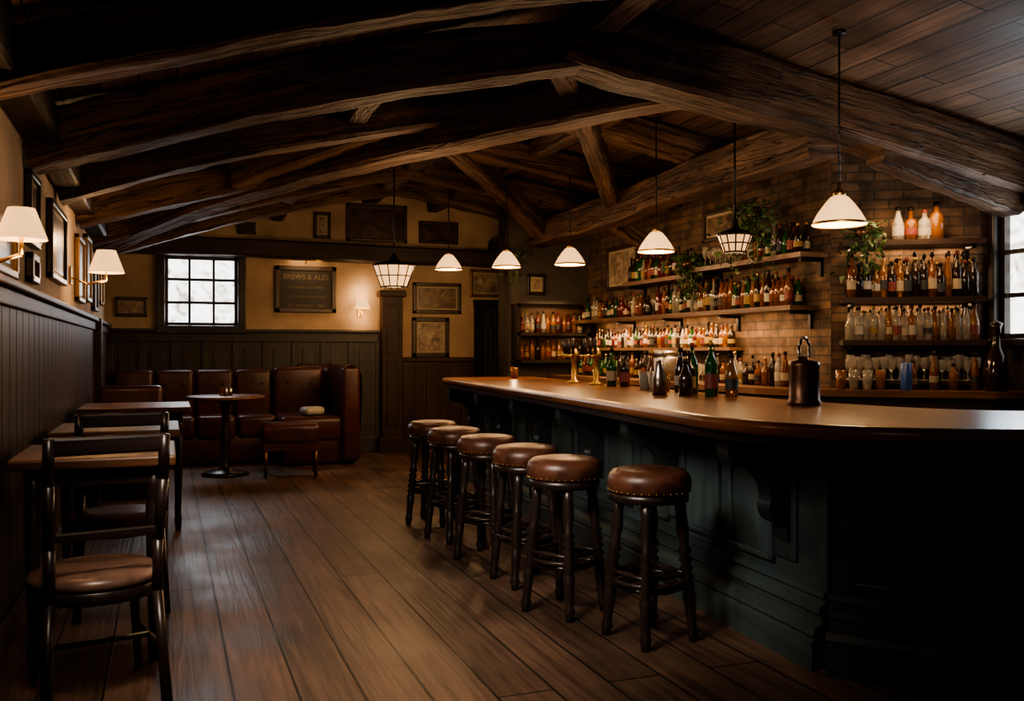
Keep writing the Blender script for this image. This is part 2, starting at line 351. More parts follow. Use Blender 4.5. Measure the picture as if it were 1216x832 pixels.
b.bb((bx0,YB-.045,0),(bx1,YB,.2),M_wainsg,r=.008)
k=9
for i in range(k+1):
    x=bx0+(bx1-bx0)*i/k;b.bb((x-.04,YB-.045,.2),(x+.04,YB,wtz-.14),M_wainsg,r=.006)
    if i<k: b.bb((x+.1,YB-.035,.3),(x+(bx1-bx0)/k-.1,YB,wtz-.22),M_wainsg,r=.006)
b.obj('trim_2')
b=MB()
b.bb((2.92,YB-.025,0),(dx0-.1,YB,1.22),M_wains);b.bb((2.92,YB-.06,1.2),(dx0-.1,YB,1.26),M_wains,r=.01)
for i in range(6):
    x=2.95+i*.165;b.bb((x,YB-.035,.2),(x+.15,YB,1.15),M_wains,r=.005)
b.obj('trim_3')
b=MB();b.bb((2.64,YB-.16,0),(2.92,YB-.002,2.12),M_wains,r=.01);b.bb((2.60,YB-.19,0),(2.96,YB-.002,.2),M_wains,r=.01);b.bb((2.60,YB-.2,2.06),(2.96,YB-.002,2.14),M_wains,r=.01)
b.bb((2.70,YB-.175,.35),(2.86,YB-.15,1.2),M_wains,r=.01);b.bb((2.70,YB-.175,1.3),(2.86,YB-.15,1.95),M_wains,r=.01);b.obj('panelled_post')

# ------------------------------------------------------------ roof timbers
b=MB()
def truss(y,w,h,arch=.05,mat=M_beam,dl=.12,dr=.12,right=True):
    b.beam((XL+.0,y,roof(XL)-dl-.05),(RX+.08,y,RZ-dl-h*.3),w,h,mat,arch=arch)
    if right:
        xr=XF if y<5.5 else XR
        b.beam((RX-.08,y,RZ-dr-h*.3),(xr,y,roof(xr)-dr-.05),w,h,mat,arch=arch*.6)
for y,w,h,rt_ in [(1.2,.22,.24,1),(2.9,.24,.26,0),(4.2,.22,.24,0),(7.0,.22,.24,1),(8.5,.22,.24,1),(9.9,.2,.22,1),(11.1,.2,.22,1)]: truss(y,w,h,right=bool(rt_))
b.beam((RX-.08,2.2,RZ-.16),(XF,2.2,ER-.14),.16,.16,M_beam)
b.obj('roof_rafters')
b=MB();b.beam((XL,5.6,EL-.18),(RX+.1,5.3,RZ-.26),.28,.30,M_beam,arch=.05);b.beam((RX-.2,5.3,3.33),(6.04,5.3,2.72),.36,.38,M_beam,arch=0)
b.beam((4.7,5.26,2.76),(6.0,5.26,2.46),.18,.2,M_beam,arch=-.02)
b.obj('main_truss_beam')
b=MB();b.beam((RX,-1,RZ-.12),(RX,YB,RZ-.12),.22,.26,M_beam);b.obj('ridge_beam')
b=MB();b.beam((4.3,5.35,2.86),(4.3,YB-.02,2.74),.26,.30,M_beam);b.obj('purlin_beam')
b=MB();b.beam((3.35,5.5,roof(3.35)-.11),(3.35,YB-.02,roof(3.35)-.11),.14,.16,M_beam);b.obj('purlin_beam')
b=MB();b.beam((1.3,5.8,roof(1.3)-.11),(1.3,YB-.02,roof(1.3)-.11),.14,.16,M_beam);b.obj('purlin_beam')
b=MB();b.beam((XL+.05,10.4,2.50),(3.35,5.45,3.14),.28,.28,M_beam,arch=.16,segs=30);b.obj('diagonal_brace_beam')
b=MB();b.beam((2.45,8.3,3.3),(4.25,10.4,2.78),.18,.2,M_beam,arch=.03);b.obj('diagonal_brace_beam')
b=MB();b.beam((2.4,5.6,3.28),(4.2,8.4,2.86),.16,.18,M_beam,arch=.03);b.obj('diagonal_brace_beam')
b=MB();b.beam((.55,8.4,2.86),(2.4,6.6,3.32),.16,.2,M_beam,arch=.04);b.obj('diagonal_brace_beam')
b=MB();b.beam((XL,YB-.16,2.64),(4.3,YB-.16,2.60),.24,.22,M_beamd,jit=.006);b.obj('tie_beam')
b=MB();b.beam((XL+.08,-1,EL-.1),(XL+.08,YB,EL-.1),.16,.2,M_beamd);b.obj('wall_plate_beam')
b=MB();b.beam((4.95,8.8,2.4),(4.35,8.8,2.72),.14,.16,M_beam);b.obj('roof_brace')

# ------------------------------------------------------------ bar
def catmull(pts,n=8):
    P=[Vector(p) for p in pts];out=[]
    for i in range(len(P)-1):
        p0=P[max(i-1,0)];p1=P[i];p2=P[i+1];p3=P[min(i+2,len(P)-1)]
        for k in range(n):
            t=k/n;out.append(tuple(.5*((2*p1)+(p2-p0)*t+(2*p0-5*p1+4*p2-p3)*t*t+(3*p1-p0-3*p2+p3)*t**3)))
    out.append(tuple(P[-1]));return out
outer=catmull([(2.78,9.3),(2.66,9.1),(2.52,7.5),(2.36,5.4),(2.22,3.9),(2.19,3.4),(2.27,2.98),(2.52,2.66),(3.05,2.38),(3.9,2.13),(5.0,2.0)],8)
inner=catmull([(5.0,2.95),(4.2,3.0),(3.65,3.25),(3.36,3.8),(3.32,5.0),(3.48,7.2),(3.66,9.3)],6)
base=[(2.98,9.1),(2.62,3.2)]+catmull([(2.62,3.2),(2.92,2.86),(3.4,2.62),(4.2,2.4),(5.0,2.3)],6)[1:]
binner=[(5.0,2.85),(4.2,2.9),(3.7,3.15),(3.3,3.8),(3.27,5.0),(3.45,7.2),(3.58,9.1)]
TZ=1.07
b=MB()
b.prism(base+binner,0.0,TZ-.06,M_teal_shaded)
b.prism(outer+inner,TZ-.058,TZ,M_bartop)
nose=[(0,TZ-.062),(.018,TZ-.056),(.028,TZ-.04),(.03,TZ-.028),(.028,TZ-.014),(.018,TZ-.002),(0,TZ)]
b.sweep(outer,nose,M_bartop,True)
b.sweep(outer,[(-.02,TZ-.10),(-.005,TZ-.095),(-.005,TZ-.06)],M_dark)
b.sweep(outer,[(-.10,TZ-.10),(-.02,TZ-.10)],M_dark)
sk=[(0,.34),(.03,.33),(.035,.305),(.02,.30),(.02,.285),(.05,.27),(.055,.24),(.04,.225),(.04,.20),(.075,.18),(.085,.15),(.07,.135),(.09,.125),(.09,.0)]
b.sweep(base[:2],sk,M_teal);b.sweep(base[1:],sk,M_teal_shaded)
b.sweep(base[:2],[(0,.98),(.03,.97),(.03,.93),(.012,.915),(.012,.89),(0,.885)],M_teal)
A=Vector(base[0]);B_=Vector(base[1]);Lb=(B_-A).length;t=(B_-A).normalized();nn=Vector((t.y,-t.x))
MF=Matrix(((-t.x,nn.x,0,B_.x),(-t.y,nn.y,0,B_.y),(0,0,1,0),(0,0,0,1)))
cc=catmull([(.34,-.07),(.315,-.12),(.25,-.135),(.19,-.155),(.145,-.205),(.125,-.27),(.135,-.32),(.115,-.37),(.075,-.39),(.055,-.36),(.05,-.42),(.035,-.47),(0,-.50)],3)
corb=[(0,0),(.34,0)]+cc
def corbel(Mf,x):
    T=Mf@Matrix.Translation((x,0,TZ-.105))@Matrix(((0,0,1,0),(1,0,0,0),(0,1,0,0),(0,0,0,1)))
    n=len(corb);vs=[];fs=[];uvs=[]
    for sx in (-.05,.05):
        for o,z in corb[1:]: vs.append(T@Vector((o,z,sx)))
        for o,z in corb[1:]: vs.append(T@Vector((-.005,z,sx)))
    m=n-1
    for s_ in (0,2*m):
        for i in range(m-1):
            fs.append([s_+i,s_+i+1,s_+m+i+1,s_+m+i]);uvs.append([(corb[i+1][1],corb[i+1][0]),(corb[i+2][1],corb[i+2][0]),(corb[i+2][1],0),(corb[i+1][1],0)])
    for i in range(m-1):
        fs.append([i,i+1,2*m+i+1,2*m+i]);uvs.append([(i*.03,0),(i*.03+.03,0),(i*.03+.03,.1),(i*.03,.1)])
    b.add(vs,fs,uvs,M_teal_shaded)
    b.box((x,.010,TZ-.36),(.17,.03,.60),M_teal,M=Mf,r=.006)
bays=5;x0=.30;bw=(Lb-.5)/bays
for i in range(bays+1):
    x=x0+i*bw
    corbel(MF,x)
    if i<bays:
        for s_ in (0,1):
            pw=bw/2-.17; cx=x+bw*(.27+.46*s_)
            b.box((cx,.008,.61),(pw,.016,.44),M_teal,M=MF,r=.004)
            for dx_ in (-pw/2,pw/2): b.box((cx+dx_,.02,.61),(.03,.03,.47),M_teal,M=MF,r=.008)
            for dz_ in (-.22,.22): b.box((cx,.02,.61+dz_),(pw+.03,.03,.03),M_teal,M=MF,r=.008)
b.box((Lb/2,.004,.62),(Lb,.008,.56),M_teal,M=MF)
b.box((.02,.01,.62),(.06,.03,.6),M_teal,M=MF,r=.006)
for i in range(2,len(base)-3,5):
    p=Vector(base[i]);q=Vector(base[min(i+4,len(base)-1)]);tt=(q-p).normalized();n2=Vector((tt.y,-tt.x));Lp=(q-p).length
    M2=Matrix(((-tt.x,n2.x,0,(p.x+q.x)/2),(-tt.y,n2.y,0,(p.y+q.y)/2),(0,0,1,0),(0,0,0,1)))
    for dx_ in (-Lp/2+.04,Lp/2-.04): b.box((dx_,.015,.62),(.04,.03,.53),M_teal_shaded,M=M2,r=.01)
    for dz_ in (-.25,.25): b.box((0,.015,.62+dz_),(Lp-.06,.03,.04),M_teal_shaded,M=M2,r=.01)
b.obj('bar_counter')

bc=[(4.99,10.64),(4.42,10.64),(4.42,6.3),(4.55,5.95),(5.6,5.05),(6.04,4.95),(6.04,5.46),(5.91,5.48),(4.99,6.08)]
b=MB();bi=[(4.98,10.62),(4.48,10.62),(4.48,6.34),(4.6,6.0),(5.64,5.11),(6.03,5.02),(6.03,5.44),(5.9,5.46),(4.98,6.06)]
b.prism(bi,0,1.0,M_wains);b.prism(bc,1.0,1.05,M_table)
for y in [6.6+.5*i for i in range(8)]:
    b.bb((4.455,y,.15),(4.49,y+.45,.92),M_wains,r=.006);b.box((4.44,y+.25,.8),(.02,.08,.02),M_brass)
b.obj('back_bar_counter')

# ------------------------------------------------------------ stools
b=MB();SH=.80
b.lathe([(0,SH),(.12,SH),(.168,SH-.008),(.19,SH-.03),(.198,SH-.06),(.194,SH-.095),(.182,SH-.112),(.17,SH-.116)],(0,0,0),M_seat,seg=32)
b.lathe([(.172,SH-.11),(.184,SH-.115),(.184,SH-.15),(.16,SH-.155),(0,SH-.155)],(0,0,0),M_dark,seg=32)
for j in range(36):
    a=2*math.pi*j/36;b.lathe([(0,.004),(.005,.002),(.005,-.002),(0,-.004)],(.192*math.cos(a),.192*math.sin(a),SH-.10),M_brass,seg=5)
legp=[(0,.020),(.04,.022),(.07,.03),(.10,.022),(.2,.024),(.33,.03),(.36,.021),(.39,.034),(.42,.02),(.45,.034),(.48,.02),(.51,.034),(.54,.02),(.57,.034),(.60,.02),(.63,.034),(.67,.021),(.78,.03),(.90,.025),(1,.028)]
def lp(k,z):
    a=math.pi/4+k*math.pi/2;r=.205-(.205-.14)*z/(SH-.14);return (r*math.cos(a),r*math.sin(a),z)
for k in range(4):
    b.turned(lp(k,0),lp(k,SH-.14),legp,M_dark,seg=12)
    for z,rr in ((.25,.015),(.31,.012)):
        b.turned(lp(k,z),lp(k+1,z),[(0,rr*.8),(.3,rr),(.5,rr*1.4),(.7,rr),(1,rr*.8)],M_dark,seg=8)
b.lathe([(.165,.265),(.175,.277),(.165,.289),(.155,.277),(.165,.265)],(0,0,0),M_dark,seg=28,caps=False)
st=b.obj('bar_stool',(2.12,3.86,0),.2)
for p,a in [((1.93,4.42,0),.5),((1.96,5.05,0),.1),((1.95,5.72,0),.7),((1.93,6.38,0),.3),((1.95,7.05,0),.9)]: dup(st,p,a)

# ------------------------------------------------------------ chairs and tables (left)
b=MB()
b.lathe([(0,.50),(.15,.507),(.215,.497),(.245,.477),(.245,.455),(.23,.445),(0,.445)],(0,0,0),M_seatd,seg=32)
b.lathe([(.235,.445),(.242,.44),(.242,.395),(.22,.39),(0,.39)],(0,0,0),M_dark,seg=32)
for sx in (-1,1):
    b.turned((sx*.2,.2,0),(sx*.17,.16,.41),[(0,.014),(.3,.018),(.8,.02),(1,.022)],M_dark)
    b.tube([(sx*.21,-.28,0),(sx*.19,-.205,.42),(sx*.19,-.215,.62),(sx*.20,-.26,.86),(sx*.20,-.28,1.03)],.021,M_dark,10)
    b.rod((sx*.19,.18,.2),(sx*.2,-.245,.2),.012,M_dark)
b.rod((-.19,-.02,.2),(.19,-.02,.2),.012,M_dark)
b.box((0,-.275,1.0),(.42,.03,.07),M_dark,r=.012);b.box((0,-.225,.66),(.38,.022,.035),M_dark,r=.008)
ch=b.obj('dining_chair',(-.27,4.02,0),.22)
dup(ch,(-.25,5.35,0),.12)
def table(name,x0,x1,y0,y1,z):
    b=MB();b.bb((x0,y0,z-.045),(x1,y1,z),M_table,r=.01)
    b.bb((x0+.06,y0+.06,z-.12),(x1-.06,y1-.06,z-.04),M_dark)
    for x in (x0+.09,x1-.09):
        for y in (y0+.09,y1-.09):
            b.turned((x,y,0),(x,y,z-.05),[(0,.02),(.1,.026),(.15,.02),(.5,.03),(.8,.034),(.83,.024),(.86,.034),(1,.034)],M_dark)
    return b.obj(name)
table('pub_table',XL+.1,.03,4.24,4.95,.90);table('pub_table',XL+.1,.06,5.62,6.35,.90);table('pub_table',XL+.1,.16,7.3,8.1,.93)
b=MB();b.lathe([(0,.86),(.40,.86),(.415,.85),(.41,.83),(.36,.82),(0,.82)],(0,0,0),M_table,seg=40)
b.lathe([(.24,0),(.25,.02),(.2,.045),(.07,.07),(.05,.12),(.04,.3),(.055,.42),(.04,.5),(.04,.72),(.07,.79),(.16,.82)],(0,0,0),M_dark,seg=24)
rt=b.obj('round_pedestal_table',(.58,10.5,0))
b=MB()
for x,y in ((-.04,.02),(.05,0),(.0,-.06)):
    b.lathe([(.0,0),(.022,0),(.024,.06),(.014,.075),(.014,.09),(0,.09)],(x,y,0),G_amber if x<0 else M_steel,seg=12)
b.obj('condiment_set',(.58,10.5,.86))

# banquette sofa
b=MB()
def seatunit(x0,x1,yb,yf,top):
    w=x1-x0
    b.bb((x0+.002,yf,.30),(x1-.002,yb-.14,.58),M_leath,r=.06,seg=4)
    b.bb((x0+.002,yb-.24,.50),(x1-.002,yb-.02,top),M_leath,r=.06,seg=4)
    for r_ in range(2):
        for c_ in range(2):
            xx=x0+w*(.28+.44*c_);zz=.74+.2*r_
            b.lathe([(0,-.012),(.016,-.006),(.016,.006),(0,.012)],(xx,yb-.243,zz),M_leath,seg=8,M=Matrix.Rotation(math.pi/2,4,'X'))
xs=[-.62,-.16,.30,.76,1.22]
for i in range(4): seatunit(xs[i],xs[i+1],YB-.08,11.42,1.12)
b.bb((-.62,11.46,.02),(1.3,YB-.1,.34),M_leath,r=.02)
seatunit(1.22,1.85,YB-.15,10.98,1.15)
b.bb((1.24,11.0,.02),(2.1,YB-.15,.36),M_leath,r=.02)
pts=[(1.55,YB-.17),(1.8,YB-.18),(1.97,YB-.3),(2.03,YB-.55),(2.04,YB-.85),(2.03,10.95)]
cp=catmull(pts,5)
prof=[(-.10,.3),(-.12,.5),(-.13,.9),(-.125,1.05),(-.08,1.15),(0,1.18),(.08,1.15),(.105,1.05),(.10,.8),(.09,.02)]
b.sweep(cp,prof,M_leath,True)
b.box((2.03,10.97,.60),(.22,.10,1.12),M_leath,r=.05,seg=4)
b.bb((1.28,10.97,.28),(1.95,11.7,.57),M_leath,r=.06,seg=4)
b.obj('leather_banquette')
b=MB();b.box((0,0,.46),(.62,.50,.22),M_leath,r=.06,seg=4);b.box((0,0,.33),(.58,.46,.1),M_leath,r=.01)
for x in (-.26,.26):
    for y in (-.2,.2): b.turned((x,y,0),(x,y,.3),[(0,.016),(.5,.024),(1,.028)],M_copper)
b.obj('leather_ottoman',(1.24,10.25,0),-.1)
b=MB();b.bb((XL+.1,8.95,.28),(-.05,9.45,.5),M_leath,r=.05,seg=4);b.bb((XL+.1,9.3,.1),(-.05,9.46,1.02),M_leath,r=.05,seg=4);b.bb((XL+.12,8.98,0),(-.07,9.44,.3),M_dark);b.obj('leather_bench')
b=MB();b.box((0,0,.06),(.26,.2,.1),M_white,r=.045,seg=3);b.obj('cushion',(1.6,11.15,.575),.4)

# ------------------------------------------------------------ frames
def frame(name,c,w,h,axis,fm=M_frame,pm=P1,fw=.04,mat_=None,mount=True):
    b=MB();rz={'y':0,'x-':math.radians(-90),'x+':math.radians(90)}[axis]
    for x in (-w/2+fw/2,w/2-fw/2): b.box((x,-.022,0),(fw,.04,h),fm,r=.008)
    for z in (-h/2+fw/2,h/2-fw/2): b.box((0,-.022,z),(w,.04,fw),fm,r=.008)
    if mount:
        b.box((0,-.012,0),(w-fw,.012,h-fw),M_cream);b.box((0,-.016,0),(w-fw*2-.05,.012,h-fw*2-.05),pm)
    else: b.box((0,-.012,0),(w-fw,.012,h-fw),pm)
    return b.obj(name,c,rz)
frame('framed_picture',(1.88,YB,2.98),.22,.34,'y',pm=P3)
frame('framed_picture',(.93,YB,2.90),.22,.15,'y',pm=P4,mount=False)
frame('framed_painting',(2.6,YB,3.04),.82,.5,'y',fm=M_frame,pm=P4,mount=False,fw=.05)
frame('framed_painting',(3.45,YB,2.95),.55,.3,'y',pm=P4,mount=False)
frame('framed_photograph',(-.42,YB,1.88),.36,.24,'y',pm=P1,mount=False)
sg=frame('pub_sign_board',(1.67,YB,2.14),.78,.60,'y',fm=M_frame,pm=plain('signboard_black',(.017,.014,.012),rough=.5),mount=False,fw=.06)
for i,(tx,sz) in enumerate([('BREWS & ALES',.09),('FINE WINES AND SPIRITS',.042),('LUNCH AND SUPPER DAILY',.042),('ESTABLISHED 1784',.055)]):
    cu=bpy.data.curves.new('lettering','FONT');cu.body=tx;cu.size=sz;cu.align_x='CENTER';cu.extrude=.002;cu.materials.append(M_letter)
    o=bpy.data.objects.new('lettering_%d'%(i+1),cu);bpy.context.scene.collection.objects.link(o);o.parent=sg;o.location=(0,-.022,.13-.12*i);o.rotation_euler=(math.pi/2,0,0)
frame('framed_photograph',(3.34,YB,1.53),.52,.54,'y',fm=M_frame,pm=P3,fw=.06)
frame('framed_picture',(3.43,YB,2.06),.68,.42,'y',fm=M_frame,pm=P1,fw=.05)
frame('framed_picture',(4.14,YB,2.28),.48,.38,'y',fm=M_gilt,pm=P3)
frame('framed_picture',(4.28,10.7,2.17),.24,.26,'y',fm=M_dark,pm=P3)
frame('framed_poster',(XR,9.72,2.32),.78,.5,'x-',fm=M_frame,pm=P3)
frame('framed_poster',(XR,7.6,2.56),.7,.3,'x-',fm=M_frame,pm=P1)
frame('framed_picture',(XL,6.9,2.06),.9,.5,'x+',fm=M_frame,pm=P1)
frame('framed_picture',(XL,8.6,2.03),.6,.55,'x+',fm=M_gilt,pm=P3)
frame('framed_picture',(XL,9.4,2.1),.55,.6,'x+',fm=M_gilt,pm=P1)
frame('framed_picture',(XL,10.3,2.0),.5,.5,'x+',fm=M_frame,pm=P3)
frame('framed_picture',(XL,11.2,2.05),.5,.4,'x+',fm=M_gilt,pm=P1)
frame('framed_picture',(XL,4.75,1.82),.6,.26,'x+',fm=M_gilt,pm=P1)
frame('framed_picture',(XL,5.7,2.12),.4,.4,'x+',fm=M_dark,pm=P1)
frame('framed_picture',(XL,5.7,1.8),.3,.16,'x+',fm=M_frame,pm=P3)
frame('framed_picture',(XL,3.9,2.28),.45,.34,'x+',fm=M_dark,pm=P4)

# ------------------------------------------------------------ lamps
def pendant(x,y,z,s=1,e=22):
    top=roof(x)-.04;h=top-z;b=MB()
    b.lathe([(.150*s,0),(.143*s,.025*s),(.118*s,.07*s),(.082*s,.12*s),(.052*s,.155*s),(.035*s,.165*s)],(0,0,0),M_shade,seg=28,caps=False)
    b.lathe([(.151*s,-.004),(.155*s,.004),(.150*s,.012)],(0,0,0),M_brass,seg=28,caps=False)
    b.lathe([(.036*s,.16*s),(.033*s,.19*s),(.012,.21*s),(.012,.24*s)],(0,0,0),M_brass,seg=14)
    b.lathe([(0,.02),(.025,.035),(.03,.06),(.02,.09),(.012,.12),(0,.12)],(0,0,0),M_bulb,seg=12)
    b.rod((0,0,.2*s),(0,0,h),.006,M_iron);b.lathe([(.04,h-.02),(.04,h)],(0,0,0),M_iron,seg=12)
    for i in range(int((h-.25)/.06)): b.lathe([(0,0),(.011,.014),(0,.028)],(0,0,.24+i*.06),M_iron,seg=6)
    o=b.obj('pendant_lamp',(x,y,z));light('pendant_light','POINT',(x,y,z-.05),e,WARM,.09);return o
pend=[(3.8,4.56,2.11,1.05,24),(3.8,6.8,2.17,1,36),(3.73,8.4,2.20,1,32),(3.35,9.2,2.23,1,28),(2.95,10.0,2.26,1,28)]
for p in pend: pendant(*p)
def lantern(x,y,z,r,hh,e,m):
    top=roof(x)-.04;b=MB();K=12
    b.lathe([(r*.62,0),(r,hh)],(0,0,0),m,seg=K,caps=False,smooth=False)
    b.lathe([(r*1.04,hh),(r*.9,hh+.02),(r*.25,hh+.05),(.02,hh+.12)],(0,0,0),M_iron,seg=K,smooth=False)
    for j in range(K):
        a=2*math.pi*j/K;c,s_=math.cos(a),math.sin(a);b.rod((r*.63*c,r*.63*s_,0),(r*1.01*c,r*1.01*s_,hh),.006,M_iron,6)
        a2=2*math.pi*(j+1)/K;c2,s2=math.cos(a2),math.sin(a2)
        b.rod((r*.63*c,r*.63*s_,0),(r*.63*c2,r*.63*s2,0),.009,M_iron,6);b.rod((r*c,r*s_,hh),(r*c2,r*s2,hh),.01,M_iron,6);b.rod((r*.82*c,r*.82*s_,hh*.5),(r*.82*c2,r*.82*s2,hh*.5),.006,M_iron,6)
    b.rod((0,0,hh+.1),(0,0,top-z),.008,M_iron)
    b.obj('hanging_lantern',(x,y,z));light('lantern_light','POINT',(x,y,z-.06),e,WARM,.1)
lantern(2.17,9.33,2.00,.215,.22,26,M_shade);lantern(3.96,5.9,2.08,.13,.13,10,M_shade2)
def sconce(x,y,z,ax,s=1,e=10,arm=.16):
    b=MB()
    b.lathe([(.115*s,0),(.112*s,.01),(.06*s,.15*s)],(0,0,0),M_shade,seg=24,caps=False)
    b.lathe([(0,.02),(.02,.03),(.025,.06),(0,.1)],(0,0,0),M_bulb,seg=10)
    d=Vector(ax)*arm
    b.tube([(0,0,.03),(0,0,-.06),(d.x*.5,d.y*.5,-.09),(d.x*.95,d.y*.95,-.04)],.008,M_brass,8)
    b.box((d.x*.93,d.y*.93,-.03),(.02+.05*abs(ax[1]),.02+.05*abs(ax[0]),.14),M_brass,r=.006)
    b.obj('wall_sconce',(x,y,z));light('sconce_light','POINT',(x-d.x*.1,y-d.y*.1,z+.17*s+.04),e,WARM,.05);light('sconce_light','POINT',(x-d.x*.1,y-d.y*.1,z-.1),e*.6,WARM,.05)
sconce(XL+.16,4.22,1.80,(-1,0),.85,5);sconce(XL+.27,7.8,1.95,(-1,0),1.15,8,.27);sconce(2.375,YB-.16,1.90,(0,1),.9,6)
b=MB();b.rod((1.45,YB-.12,2.55-.03),(1.9,YB-.12,2.52),.018,M_brass);b.rod((1.67,YB-.12,2.52),(1.67,YB,2.48),.008,M_brass);b.obj('picture_light')
light('picture_light_lamp','AREA',(1.67,YB-.2,2.48),2.5,WARM,.4,rot=(1.67,YB,1.9))

# ------------------------------------------------------------ shelves and bottles
def shelf(name,p,q,z,dep,th=.04,n=None,mat=M_shelf):
    p=Vector(p);q=Vector(q);t=(q-p).normalized()
    b=MB();poly=[p,q,q+n*dep,p+n*dep];b.prism([tuple(v) for v in poly],z-th,z,mat)
    L=(q-p).length;k=max(2,int(L/.9)+1)
    for i in range(k):
        c=p+t*(.08+(L-.16)*i/(k-1));w=t*.015
        for (o0,o1,z0,z1) in ((0,.03,-.15,0),(0,dep*.8,-.03,0)):
            P=[c-w+n*o0,c+w+n*o0,c+w+n*o1,c-w+n*o1];b.prism([tuple(v) for v in P],z-th+z0,z-th,M_iron)
    return b.obj(name)
NX=Vector((-1,0))
def bottle(b,x,y,z,h,r,g,lab=True):
    kind=random.choice([0,0,1,2])
    if kind==0: prof=[(0,0),(r,0),(r,h*.58),(r*.85,h*.66),(r*.38,h*.76),(r*.32,h*.93),(0,h*.93)]
    elif kind==1: prof=[(0,0),(r*1.05,0),(r*1.1,h*.5),(r*.9,h*.62),(r*.36,h*.68),(r*.34,h*.93),(0,h*.93)]
    else: prof=[(0,0),(r*.95,0),(r*.95,h*.5),(r*.6,h*.68),(r*.36,h*.82),(r*.33,h*.93),(0,h*.93)]
    b.lathe(prof,(x,y,z+.001),g,seg=12)
    b.lathe([(r*.42,h*.9),(r*.42,h),(0,h)],(x,y,z),random.choice([M_brass,M_iron,M_iron,L_cols[3],M_dark]),seg=8)
    if lab:
        lm=random.choice(L_cols);rr=max(q[0] for q in prof[1:3])*1.03;z0=h*U(.14,.2);z1=h*U(.36,.44)
        b.lathe([(rr,z0),(rr,z1)],(x,y,z),lm,seg=12,caps=False)
PAL=[G_amber,G_whisky,G_dark,G_dark,G_green,G_clear,G_red]
def bottles(name,p,q,z,off,n,cnt,h=(.26,.34),pal=PAL,lab=.7,rows=1,r=(.030,.038)):
    p=Vector(p);q=Vector(q);b=MB()
    for rw in range(rows):
        for i in range(cnt):
            if R()<.03: continue
            c=p.lerp(q,(i+.5+U(-.12,.12))/cnt)+n*(off+rw*.09)
            bottle(b,c.x,c.y,z,U(*h),U(*r),random.choice(pal),R()<lab)
    return b.obj(name)
def glasses(name,p,q,z,off,n,cnt,rows=2,inv=False):
    p=Vector(p);q=Vector(q);b=MB()
    for rw in range(rows):
        for i in range(cnt):
            c=p.lerp(q,(i+.5+U(-.1,.1))/cnt)+n*(off+rw*.085);h=U(.15,.2);r=U(.028,.036)
            b.lathe([(r*.9,0),(r*.8,.005),(.006,.012),(.006,h*.42),(r*.8,h*.52),(r*1.05,h*.75),(r*.9,h)],(c.x,c.y,z+.001),G_clear,seg=12,caps=False)
    return b.obj(name)
SHF='bottle_shelf'
shelf(SHF,(5,6.25),(5,10.55),1.72,.28,n=NX)
bottles('liquor_bottles',(5,6.35),(5,8.6),1.72,.1,NX,32,rows=2,h=(.22,.32))
glasses('wine_glasses',(5,8.7),(5,10.5),1.72,.1,NX,20,1)
bottles('liquor_bottles',(5,8.7),(5,10.4),1.72,.2,NX,20,h=(.18,.28))
shelf(SHF,(5,6.12),(5,7.75),2.14,.28,n=NX)
bottles('liquor_bottles',(5,6.2),(5,7.0),2.14,.12,NX,10,h=(.18,.28),rows=2)
shelf(SHF,(5,7.9),(5,9.25),2.10,.26,n=NX)
bottles('liquor_bottles',(5,7.95),(5,9.2),2.10,.1,NX,17,h=(.2,.3),rows=2)
glasses('wine_glasses',(5,7.05),(5,7.7),2.14,.1,NX,8,2)
shelf(SHF,(5,7.3),(5,10.4),1.38,.16,n=NX,th=.03)
bottles('liquor_bottles',(5,7.35),(5,10.3),1.38,.08,NX,38,h=(.18,.25))
for z in (1.43,1.76,2.2): shelf(SHF,tuple(W0+wt*.06),tuple(W1-wt*.02),z,.27,n=wn,mat=M_wains)
shelf(SHF,tuple(W0+wt*.06),tuple(W1-wt*.02),1.12,.25,n=wn,mat=M_wains,th=.03)
glasses('wine_glasses',tuple(W0+wt*.1),tuple(W1-wt*.06),1.12,.06,wn,16,3)
bottles('spirit_bottles',tuple(W0+wt*.1),tuple(W1-wt*.06),1.43,.1,wn,17,h=(.23,.28),pal=[G_clear,G_clear,G_clear,G_clear,G_whisky],rows=2,lab=.4)
bottles('liquor_bottles',tuple(W0+wt*.1),tuple(W1-wt*.06),1.76,.1,wn,16,h=(.26,.36),rows=2,pal=[G_dark,G_amber,G_whisky,G_dark,G_dark])
bottles('decorative_bottles',tuple(W0+wt*.45),tuple(W1-wt*.3),2.2,.12,wn,4,h=(.2,.32),r=(.04,.055),pal=[G_whisky,G_amber,G_clear])
b=MB();cx0,cx1=3.95,4.92
b.bb((cx0,10.66,1.2),(cx1,10.69,1.92),M_shelf)
for x in (cx0,cx1-.04): b.bb((x,10.46,1.2),(x+.04,10.69,1.92),M_dark)
for z in (1.2,1.53,1.88): b.bb((cx0,10.46,z),(cx1,10.69,z+.04),M_dark)
b.obj('bottle_cabinet')
NY=Vector((0,-1))
bottles('liquor_bottles',(cx0+.06,10.7),(cx1-.06,10.7),1.24,.12,NY,12,h=(.2,.26),pal=[G_whisky,G_amber,G_dark]);bottles('liquor_bottles',(cx0+.06,10.7),(cx1-.06,10.7),1.57,.12,NY,12,h=(.2,.27),pal=[G_whisky,G_amber,G_clear,G_red])
light('cabinet_light','AREA',(4.43,10.42,1.86),5,WARM,.5,rot=(4.43,10.66,1.3))
bottles('liquor_bottles',(4.95,8.5),(4.95,10.4),1.05,.2,NX,20,h=(.2,.3),pal=[G_dark,G_green,G_amber,G_dark])
bottles('liquor_bottles',(4.95,6.3),(4.95,7.4),1.05,.2,NX,12,h=(.18,.3),pal=[G_dark,G_amber,G_clear])
glasses('tumblers',(4.95,7.5),(4.95,7.8),1.05,.2,NX,4,3)
